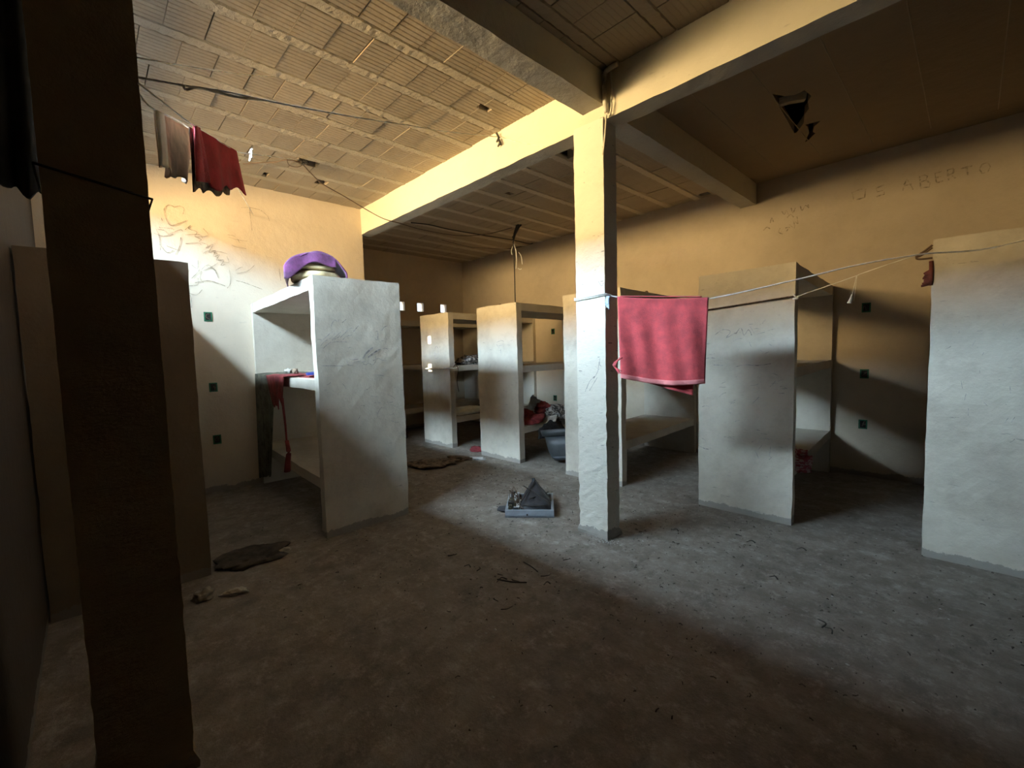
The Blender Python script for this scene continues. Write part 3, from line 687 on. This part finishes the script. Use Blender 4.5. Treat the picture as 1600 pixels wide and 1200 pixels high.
for k in range(9): tube(bm, smooth_path([P(468+R.uniform(-2, 8), 252+R.uniform(-2, 3), 2, ZC), P(470+R.uniform(0, 12), 254+R.uniform(-3, 3), 2, ZC-.05), P(474+R.uniform(-3, 10), 254+R.uniform(-3, 4), 2, ZC-.01)], 4), .008, 5)
keep(obj('wire_tangle', bm, M_wire, None, True), t)
bm = bmesh.new(); tube(bm, smooth_path([P(642, 348, 2, Z1), P(670, 351, 2, Z1), P(700, 358, 2, Z1), P(740, 365, 2, Z1), P(800, 375, 2, Z1), P(826, 381, 2, Z1), P(832, 380, 2, Z1)], 4), .008, 6)
tag(obj('ceiling_cable', bm, M_wire, None, True), 'dark cable clipped across the far bay ceiling', 'cable')
bm = bmesh.new(); tube(bm, smooth_path([P(690, 375, 2, Z1-.1), P(730, 385, 2, Z1-.12), P(747, 387, 2, Z1-.1), P(790, 389, 2, Z1-.05), P(815, 385, 2, Z1)], 4), .004, 6)
tag(obj('ceiling_cable', bm, M_copper, None, True), 'thin sagging cable under the far bay ceiling', 'cable')
# hanging cable down to the bunk with the heaped clothes
top = P(807, 352, 2, ZC)
t = empty('hanging_cable', top, 'dark cable hanging from a ceiling box down to the bunks', 'cable')
bm = bmesh.new(); mid = PV(802, 375, (top.x, top.y), (top.x+.7, top.y+.7)); end = PV(805, 472, (top.x, top.y), (top.x+.7, top.y+.7))
tube(bm, smooth_path([top, mid, mid.lerp(end, .4) + Vector((.006, 0, 0)), end], 8), .009, 6); keep(obj('cable', bm, M_wire, None, True), t)
bm = bmesh.new()
for k in range(8): tube(bm, smooth_path([top + Vector((R.uniform(-.06, .08), R.uniform(-.05, .05), 0)), top + Vector((R.uniform(-.04, .03), 0, -.08)), mid + Vector((R.uniform(-.02, .02), 0, R.uniform(-.05, .06)))], 4), .011, 5)
keep(obj('wire_tangle', bm, M_wire, None, True), t)
bm = bmesh.new(); q = lambda x, y: PV(x, y, (top.x, top.y), (top.x+.7, top.y+.7))
for c in ([(803, 382), (806, 392), (807, 408), (806, 420)], [(810, 394), (814, 400), (816, 413)], [(801, 385), (799, 392), (800, 398)], [(809, 419), (812, 421), (815, 420)]): tube(bm, smooth_path([q(*p) for p in c], 4), .006, 5, .008)
keep(obj('plastic_strip', bm, M_palecloth, None, True), t)

# ------------------------------------------------------------------ roll of foam in a purple blanket, on the left bunk
cx, cy, cz = -4.02, 1.50, 2.095; RS = .86
t = empty('bedding_roll', (cx, cy, cz), 'yellow foam mattress folded under a purple blanket on the bunk top', 'bedding')
ax_ = Vector((-.62, -.78, 0)).normalized(); sd = Vector((.78, -.62, 0)).normalized()  # sideways seen from the room
sd = Vector((.33, .94, 0)).normalized(); dp = Vector((-.94, .33, 0)).normalized()
def lobe(name, z0, h, wd, dpth, seed, mat, off=0):
    bm = bmesh.new(); bmesh.ops.create_uvsphere(bm, u_segments=40, v_segments=20, radius=1)
    for v in bm.verts:
        n = v.co.copy(); s_ = lambda a, p: math.copysign(abs(a)**p, a)
        x, y, z = s_(n.x, .75)*wd, s_(n.y, .7)*dpth, s_(n.z, .7)*h/2
        k = 1 + .10*noise.noise(n*1.7 + Vector((seed, 0, 0))) + .04*noise.noise(n*5 + Vector((seed, 0, 0)))
        v.co = Vector((cx, cy, cz + z0 + h/2)) + sd*(x*k + off) + dp*y*k + Vector((0, 0, z*k))
    return keep(obj(name, bm, mat, None, True), t)
lobe('foam_fold', .0, .13, .235, .30, 1, M_foam); lobe('foam_fold', .105, .11, .20, .28, 5, M_foam, -.005)
def drape(u, v):
    a = (u - .5) * 2
    ang = a * 1.75; rx, rz = .285, .25
    x = math.sin(ang) * rx * (1 if a > 0 else .93); z = math.cos(ang) * rz if abs(ang) < 1.57 else -math.sin(abs(ang)-1.57)*.25
    z = z + .045 + .02*math.sin(u*14)*math.sin(v*3+1)
    y = (v - .5) * .62 * (1 if abs(a) < .55 else (1 - .25*(abs(a)-.55)))
    p = Vector((cx, cy, cz)) + sd*x + dp*y; p.z = max(cz + .008, cz + z + .012*noise.noise(Vector((u*8, v*8, 1)))); 
    return p
keep(sheet(drape, 40, 24, .014, 'purple_blanket', M_purple), t)
# front flap of the blanket sagging over the foam, left part
def flap(u, v):
    x = -.27 + .46*u; zt = math.sqrt(max(0, 1-(x/.285)**2))*.25 + .05
    drop = (.20 - .12*u + .025*math.sin(u*9)) * v
    p = Vector((cx, cy, cz)) + sd*x - dp*(.31 + .012*math.sin(u*12) + .01*v); p.z = cz + max(.0, zt - drop); return p
keep(sheet(flap, 26, 10, .012, 'blanket_flap', M_purple), t)

t.scale = (RS, RS, RS*.86)
# ------------------------------------------------------------------ cloths and oddments on the left bunk's middle shelf
def Lx(px): return P(px, 600, 1, 1.30).x
def hang(name, c, mat, label, cat, Yp, amp, seed, over=.35, rag=.0, thick=.008, ztop=None):
    """cloth lying on the shelf and hanging over its edge; c = the hanging part's corners, measured"""
    c = [P(x, y, 1, Yp) for x, y in c]
    zt = ztop or 1.285
    c[0].z = c[1].z = zt
    def fn(u, v):
        if v < .25:
            k = v/.25; p = c[0].lerp(c[1], u); p = Vector((p.x, Yp + .012 + over*(1-k), zt + .006 + .01*abs(noise.noise(Vector((u*7, k*5, seed))))))
            return p
        k = (v-.25)/.75; p = c[0].lerp(c[1], u).lerp(c[3].lerp(c[2], u), k)
        p.y = Yp - amp*(.3+k)*(1 + math.sin(u*14+seed)+.5*math.sin(u*31+seed*2)) - .004; p.z += rag*noise.noise(Vector((u*8, 0, seed)))*k
        if k == 0: p.z += .004
        return p
    o = sheet(fn, 30, 40, thick, name, mat); return tag(o, label, cat)
hang('blanket', [(401, 586), (430, 586), (428, 742), (411, 745)], M_green, 'dark green grey blanket hanging to the floor from the left bunk middle shelf', 'blanket', 1.355, .010, 1, .4, .03, .014)
hang('red_cloth', [(417, 588), (444, 589), (442, 628), (428, 632)], M_redcloth, 'red cloth draped over the edge of the left bunk middle shelf', 'cloth', 1.295, .006, 4, .35, .10)
bm = bmesh.new(); tube(bm, smooth_path([P(x, y, 1, 1.27) for x, y in ((441, 622), (443, 640), (446, 665), (448, 690))], 4), .012, 6, .008)
tube(bm, smooth_path([P(x, y, 1, 1.27) for x, y in ((448, 688), (451, 705), (450, 720), (449, 737))], 4), .016, 6, .030, flat=.5)
tag(obj('cloth_strip', bm, M_redcloth, None, True), 'twisted red strip dangling below the draped red cloth', 'cloth strip')
def onshelf(px, py=588, z=1.28): return P(px, py, 2, z)
bm = bmesh.new(); zz = 1.295; prs = [(446, 586), (488, 586), (492, 590), (446, 592)]
tag(heap('pink_cloth', (-4.15, 1.55, 1.277), (.45, .16, .03), 3, M_redcloth, 0, .5), 'red cloth spread along the left bunk middle shelf', 'cloth')
t = empty('food_container', (-3.80, 1.50, 1.295), 'small pale tub with a blue lid on the left bunk middle shelf', 'container')
bm = bmesh.new(); bmesh.ops.create_cone(bm, cap_ends=True, segments=20, radius1=.05, radius2=.065, depth=.09, matrix=Matrix.Translation((0, 0, .045))); obj('tub', bm, M_white, t)
bm = bmesh.new(); bmesh.ops.create_cone(bm, cap_ends=True, segments=20, radius1=.07, radius2=.066, depth=.014, matrix=Matrix.Translation((0, 0, .098)) @ Matrix.Rotation(.15, 4, 'Y')); obj('lid', bm, M_blue, t)
bm = bmesh.new(); bmesh.ops.create_cone(bm, cap_ends=True, segments=20, radius1=.075, radius2=.08, depth=.02, matrix=Matrix.Translation((-4.03, 1.46, 1.318)) @ Matrix.Rotation(.1, 4, 'X'))  # loose blue lid lying on the shelf
tag(obj('plastic_lid', bm, M_blue), 'dark blue loose lid lying beside the pale tub', 'dish')
tag(heap('crumpled_paper', (-4.95, 1.52, 1.30), (.05, .04, .04), 4, M_paper, 0, .5, sub=3), 'crumpled pale paper ball on the left bunk shelf', 'paper')
tag(heap('crumpled_wrapper', (-4.68, 1.50, 1.30), (.045, .03, .045), 8, M_brownrag, 0, .5, sub=3), 'small brown wrapper beside the paper ball', 'wrapper')
bm = bmesh.new(); 
for k in range(1): a = P(406, 461, 1, 1.5); tube(bm, smooth_path([Vector((a.x, 1.5, 2.095)), Vector((a.x+R.uniform(-.04, .04), 1.5, 2.12)), Vector((a.x+R.uniform(-.06, .06), 1.5, 2.097))], 3), .004, 5)
tag(obj('wire_scrap', bm, M_wire, None, True), 'bit of bent wire on the left bunk top by the wall', 'wire')

# ------------------------------------------------------------------ broken television, screen down on the floor
tv = empty('television', (-2.80, 2.885, 0), 'smashed grey tube television lying screen-down on the floor', 'television')
tv.rotation_euler = (0, 0, math.atan2(.282, .315)); hw, hd, hh = .215, .235, .068
bm = bmesh.new()
for (x0, x1, y0, y1) in ((-hw, hw, -hd, -hd+.022), (-hw, hw, hd-.022, hd), (-hw, -hw+.022, -hd+.022, hd-.022), (hw-.022, hw, -hd+.022, hd-.022)): box(bm, x0, x1, y0, y1, .004, hh)
box(bm, -hw, hw, -hd, hd, .004, .02); obj('casing_frame', bm, M_tvcase, tv)
bm = bmesh.new(); b0 = [(-.085, -.195), (.19, -.195), (.19, .13), (-.085, .19)]; ap = Vector((.03, .175, .24))
lv = []
for k, (z, sc_) in enumerate(((.03, 1.0), (.07, 1.0), (.10, .88), (.145, .62), (.19, .34), (.225, .12))):
    row = []
    for (x, y) in b0:
        for e in (-1, 1): pass
    n = 28
    for i in range(n):
        a = 2*math.pi*i/n; cxx, cyy = .0525, -.02; ex = .1375*math.copysign(abs(math.cos(a))**.5, math.cos(a)); ey = .18*math.copysign(abs(math.sin(a))**.5, math.sin(a))
        tt = 1 - sc_; row.append(bm.verts.new((cxx + ex*sc_ + (ap.x-cxx)*tt, cyy + ey*sc_ + (ap.y-cyy)*tt*.8, z)))
    lv.append(row)
for j in range(len(lv)-1):
    for i in range(28): bm.faces.new((lv[j][i], lv[j][(i+1) % 28], lv[j+1][(i+1) % 28], lv[j+1][i]))
bm.faces.new(lv[-1]); o = obj('picture_tube', bm, M_tube, tv, True)
bm = bmesh.new(); tube(bm, [(.033, .11, .215), (.03, .125, .25)], .017, 10); obj('tube_neck', bm, M_greydark, tv)
bm = bmesh.new()
for a, b in (((-.08, -.17, .11), (.05, .10, .235)), ((.18, -.17, .11), (-.06, .06, .19)), ((-.06, -.19, .09), (.16, -.19, .09)), ((.17, .1, .12), (0, -.15, .135)), ((.19, -.1, .1), (.05, .1, .235))): tube(bm, [p + Vector((0, -.006, .008)) for p in sag(a, b, .002, 6)], .0055, 5)
obj('degaussing_wire', bm, M_wire, tv, True)
bm = bmesh.new(); box(bm, -.19, -.09, -.2, .2, .04, .052); obj('circuit_board', bm, M_pcb, tv)
rr = random.Random(5)
for k in range(26):
    bm = bmesh.new(); x, y = rr.uniform(-.185, -.10), rr.uniform(-.19, .19); s_ = rr.uniform(.009, .026); h = rr.uniform(.015, .06)
    if k % 3: box(bm, x-s_, x+s_, y-s_, y+s_, .05, .05+h)
    else: bmesh.ops.create_cone(bm, cap_ends=True, segments=12, radius1=s_, radius2=s_, depth=h, matrix=Matrix.Translation((x, y, .05+h/2)))
    obj('component', bm, (M_white, M_pcb, M_wire, M_copper, M_greydark)[k % 5], tv)
bm = bmesh.new()
for k in range(10): tube(bm, smooth_path([(rr.uniform(-.19, -.1), rr.uniform(-.2, .2), .06), (rr.uniform(-.22, -.08), rr.uniform(-.2, .2), rr.uniform(.1, .15)), (rr.uniform(-.2, -.05), rr.uniform(-.2, .2), .07)], 5), .003, 5)
obj('loose_wires', bm, M_copper, tv, True)
bm = bmesh.new(); tube(bm, [(-.02, -hd-.001, .03), (-.02, -hd-.010, .03)], .008, 10); obj('screw_boss', bm, M_wire, tv)
bm = bmesh.new(); v = [bm.verts.new(p) for p in ((-2.97, 2.62, .012), (-2.80, 2.66, .02), (-2.87, 2.80, .04), (-3.03, 2.70, .012))]; bm.faces.new(v)
r_ = bmesh.ops.extrude_face_region(bm, geom=bm.faces[:]); [setattr(x, 'co', x.co + Vector((0, 0, .006))) for x in r_['geom'] if isinstance(x, bmesh.types.BMVert)]
tag(obj('plastic_shard', bm, M_greydark), 'dark broken plastic shard on the floor left of the television', 'plastic shard')

# ------------------------------------------------------------------ grey bin between the bunks
t = empty('waste_bin', (-3.62, 4.40, 0), 'grey plastic bin with a wide rim standing by the heaped clothes', 'bin')
t.rotation_euler = (math.radians(-10), math.radians(-6), .5); t.location.z = .045
def bin_ring(w_, d_, z, n=40, bm=None):
    row = []
    for i in range(n):
        a = 2*math.pi*i/n; x = w_*math.copysign(abs(math.cos(a))**.55, math.cos(a)); y = d_*math.copysign(abs(math.sin(a))**.75, math.sin(a)); row.append(bm.verts.new((x, y, z)))
    return row
def skin(bm, rows):
    for j in range(len(rows)-1):
        for i in range(len(rows[0])): bm.faces.new((rows[j][i], rows[j][(i+1) % len(rows[0])], rows[j+1][(i+1) % len(rows[0])], rows[j+1][i]))
bm = bmesh.new(); rows = [bin_ring(a, b, z, bm=bm) for a, b, z in ((.17, .12, .045), (.20, .15, .12), (.24, .19, .33), (.225, .175, .33), (.16, .11, .06))]; skin(bm, rows); bm.faces.new(rows[-1]); obj('body', bm, M_grey, t, True)
bm = bmesh.new(); rows = [bin_ring(a, b, z, bm=bm) for a, b, z in ((.13, .09, .0), (.175, .125, .05), (.165, .115, .05))]; skin(bm, rows); bm.faces.new(rows[0]); obj('base', bm, M_greydark, t, True)
bm = bmesh.new(); rows = [bin_ring(a, b, z, bm=bm) for a, b, z in ((.235, .185, .315), (.265, .215, .32), (.285, .235, .40), (.27, .22, .40), (.235, .185, .325))]; skin(bm, rows); obj('rim', bm, M_grey, t, True)

# ------------------------------------------------------------------ clothes heaped on the bunk behind the bin
zs = .478
tag(heap('red_cloth', (-4.30, 4.42, zs), (.26, .30, .13), 3, M_redcloth, .4, .45), 'red cloth heaped on the lower shelf beside the grey bin', 'cloth')
tag(heap('plastic_bag', (P(838, 652, 1, 4.75).x, 4.75, zs), (.15, .16, .24), 6, M_lblue, 0, .3), 'puffy whitish plastic bag behind the heaped red cloth', 'plastic bag')
tag(heap('patterned_cloth', (-4.20, 4.98, zs), (.30, .36, .16), 9, M_mottle, 0, .5), 'mottled grey cloth heaped behind the red cloth', 'cloth')
tag(heap('dark_red_cloth', (-4.30, 4.72, zs+.10), (.14, .16, .12), 12, M_redcloth, 0, .6), 'dark red rag on top of the heap by the plastic bag', 'cloth')
tag(heap('black_cloth', (-4.05, 5.35, zs), (.22, .28, .28), 15, M_black, 0, .3), 'black cloth at the back of the clothes heap', 'cloth')
tag(heap('black_garment', (-3.98, 4.55, .30), (.10, .34, .16), 17, M_black, .2, .4), 'black cloth spilling over the shelf edge above the bin', 'cloth')
bm = bmesh.new(); a = Vector((-4.06, 4.62, .50)); box(bm, -.10, .10, -.08, .08, 0, .015); bmesh.ops.rotate(bm, verts=bm.verts, cent=(0, 0, 0), matrix=Matrix.Rotation(.5, 3, 'X') @ Matrix.Rotation(.5, 3, 'Z')); bmesh.ops.translate(bm, verts=bm.verts, vec=a)
tag(obj('card_sheet', bm, M_paper), 'pale card leaning among the clothes above the bin', 'card')
# further bunk: bits on both shelves
tag(heap('clothes_pile', (-5.85, 4.75, 1.278), (.28, .42, .13), 21, M_mottle, 0, .55), 'mottled clothes on the middle shelf of the far bunk', 'clothes')
tag(heap('red_rag', (-5.66, 5.35, 1.278), (.12, .2, .10), 25, M_redcloth, 0, .5), 'reddish rag at the back of the far bunk middle shelf', 'rag')
tag(heap('paper_ball', (-5.80, 5.0, 1.36), (.08, .07, .07), 22, M_white, 0, .5, sub=3), 'white crumpled paper on the far bunk clothes', 'paper')
tag(heap('pillow', (-5.80, 4.5, zs-.005), (.24, .32, .09), 23, M_palecloth, 0, .12), 'flat pale cushion at the front of the far bunk lower shelf', 'cushion')
tag(heap('dark_blanket', (-5.85, 5.2, zs-.005), (.26, .42, .14), 24, M_darkrag, 0, .4), 'dark blanket on the far bunk lower shelf', 'blanket')
tag(heap('bundle', (-7.35, 5.0, zs), (.2, .3, .20), 27, flat('dull_brown', (.12, .05, .03), .9), 0, .3), 'dull brown bundle on the farthest bunk lower shelf', 'bundle')
# stick tied across the far bunk's panel
bm = bmesh.new(); tube(bm, PX([(664, 576), (712, 575), (716, 573)], 1, 3.96), .010, 6)
tag(obj('stick', bm, M_rope, None, True), 'pale stick tied across the far bunk end panel', 'stick')
bm = bmesh.new(); tube(bm, smooth_path(PX([(708, 574), (712, 570), (716, 578), (714, 595), (717, 612)], 1, 3.95), 4), .006, 5)
tag(obj('string', bm, M_copper, None, True), 'loose brown string hanging from the tied stick', 'string')
# printed cloth on the lower shelf right of the column
tag(heap('printed_cloth', (-1.02, 4.24, .40), (.16, .20, .17), 31, M_print, .2, .5), 'red and white printed cloth on the lower shelf right of the column', 'cloth')
tag(heap('cloth_corner', (-1.76, 4.25, .40), (.035, .05, .10), 33, M_white, 0, .3, sub=3), 'small white rag tucked behind the left edge of a bunk', 'rag')
# things on bunk tops
for (x, y, l) in ((-4.45, 4.1, 'small dark lump on the bunk top under the hanging cable'), (-2.62, 4.7, 'tiny dark bottle cap on the bunk top behind the towel')):
    o = heap('lump', (x, y, 2.085), (.028, .022, .028), int(x*9), M_copper, 0, .3, sub=2); tag(o, l, 'scrap')

# ------------------------------------------------------------------ rags and paper on the floor
tag(heap('brown_rag', (-4.95, 3.20, -.012), (.38, .30, .05), 41, M_brownrag, .8, .6), 'dirty brown rug crumpled on the floor beyond the left bunk', 'rug')
tag(heap('brown_cloth', (-4.85, 3.62, -.008), (.20, .13, .05), 42, M_brownrag, .5, .5), 'smaller brown rag beyond the crumpled rug', 'rag')
tag(heap('maroon_rag', (-5.05, 4.12, -.008), (.17, .08, .06), 43, flat('maroon_cloth', (.22, .03, .035), .9), .4, .5), 'maroon rag on the floor between the far bunks', 'rag')
tag(heap('white_scraps', (-4.72, 3.78, -.006), (.18, .10, .025), 44, M_white, .5, .6), 'white scraps strewn beside the brown rag', 'paper')
tag(heap('dark_mat', (-3.62, .78, -.008), (.20, .26, .04), 45, M_darkrag, .2, .4), 'dark matted rag on the floor in front of the left bunk', 'rag')
tag(heap('paper_scrap', (-3.14, .57, -.004), (.045, .085, .03), 46, M_paper, -.5, .5), 'torn pale paper on the floor beside the dark column', 'paper')
tag(heap('paper_scrap', (-3.57, .99, -.004), (.03, .05, .02), 47, M_paper, -.5, .5), 'small pale scrap beside the dark matted rag', 'paper')
tag(heap('plastic_wrapper', (-3.22, .42, -.006), (.07, .06, .05), 48, flat('dull_film', (.28, .24, .18), .4), 0, .5), 'dull crumpled wrapper at the foot of the dark bunk', 'wrapper')
tag(heap('dark_bag', (-7.0, 3.9, -.008), (.25, .16, .10), 49, M_darkrag, 0, .4), 'dark bag on the floor at the farthest bunk', 'bag')
# countless chips, straws and grit
bm = bmesh.new(); rr = random.Random(11)
for k in range(1300):
    if k < 800: x, y = rr.gauss(-2.0, 1.1), rr.gauss(2.9, .75)
    else: x, y = rr.uniform(-4.5, .6), rr.uniform(.7, 4.6)
    if not (-5 < x < .9 and .5 < y < 5.8) or (-2.2 < x < -1.84 and 2.74 < y < 3): continue
    a = rr.uniform(0, 6.3); L = rr.choice((.005, .007, .010, .014, .022)) * rr.uniform(.6, 1.1); r = rr.uniform(.0012, .0032)
    d = Vector((math.cos(a), math.sin(a), 0)); p = Vector((x, y, r+.001)); q = p + d*L*.5 + Vector((0, 0, rr.uniform(0, .006))) + Vector((-d.y, d.x, 0))*rr.uniform(-.3, .3)*L
    tube(bm, [p, q, p + d*L], r, 4)
o = obj('straw_litter', bm, flat('litter', (.10, .085, .07), .9, var=.4)); tag(o, 'fine dark straw and grit strewn over the grey floor', 'litter', kind='stuff')
bm = bmesh.new()
for k in range(420):
    x, y = (rr.gauss(-3.6, .8), rr.gauss(3.2, .6)) if k < 250 else (rr.uniform(-4, 0), rr.uniform(1, 4.2))
    if k > 330: x, y = -1.87 + rr.gauss(0, .07), 2.77 + rr.gauss(0, .03)
    s_ = rr.uniform(.003, .010); z = s_*.3; vs = [bm.verts.new((x + s_*math.cos(i*1.57+k), y + s_*math.sin(i*1.57+k)*rr.uniform(.6, 1), z + rr.uniform(0, .004))) for i in range(4)]
    c = bm.verts.new((x, y, z + s_*.7)); [bm.faces.new((vs[i], vs[(i+1) % 4], c)) for i in range(4)]
o = obj('plaster_crumbs', bm, flat('crumbs', (.5, .48, .45), .9, var=.2)); tag(o, 'pale plaster crumbs scattered on the floor and at the column foot', 'debris', kind='stuff')
for i, (x, y) in enumerate(((735, 886), (745, 892), (778, 897), (792, 905), (772, 935), (783, 952), (800, 905), (845, 900), (860, 912), (1285, 980), (1300, 990), (1180, 848), (1150, 835), (1060, 830), (1260, 860), (1215, 905), (880, 875), (700, 868))):
    c = P(x, y, 2, .006); bm = bmesh.new(); rr = random.Random(i+50); a = rr.uniform(0, 6); L = rr.uniform(.035, .075)
    tube(bm, smooth_path([c, c + Vector((math.cos(a)*L*.5, math.sin(a)*L*.5, .008)), c + Vector((math.cos(a+.7)*L, math.sin(a+.7)*L, 0))], 4), rr.uniform(.003, .005), 5, .002)
    tag(obj('leaf_curl', bm, M_wire, None, True), 'small dark curled leaf stalk lying on the grey floor', 'leaf stalk', 'dark leaf stalks strewn on the floor')
# a few bigger sticks
for (pts, l) in ((((777, 905), (800, 909), (823, 910)), 'thin twig lying on the floor before the television'), (((818, 868+10), (830, 885), (840, 893)), 'short curved twig in the middle of the floor')):
    bm = bmesh.new(); tube(bm, smooth_path([P(x, y, 2, .006) for x, y in pts], 4), .004, 5); tag(obj('twig', bm, M_wire, None, True), l, 'twig')
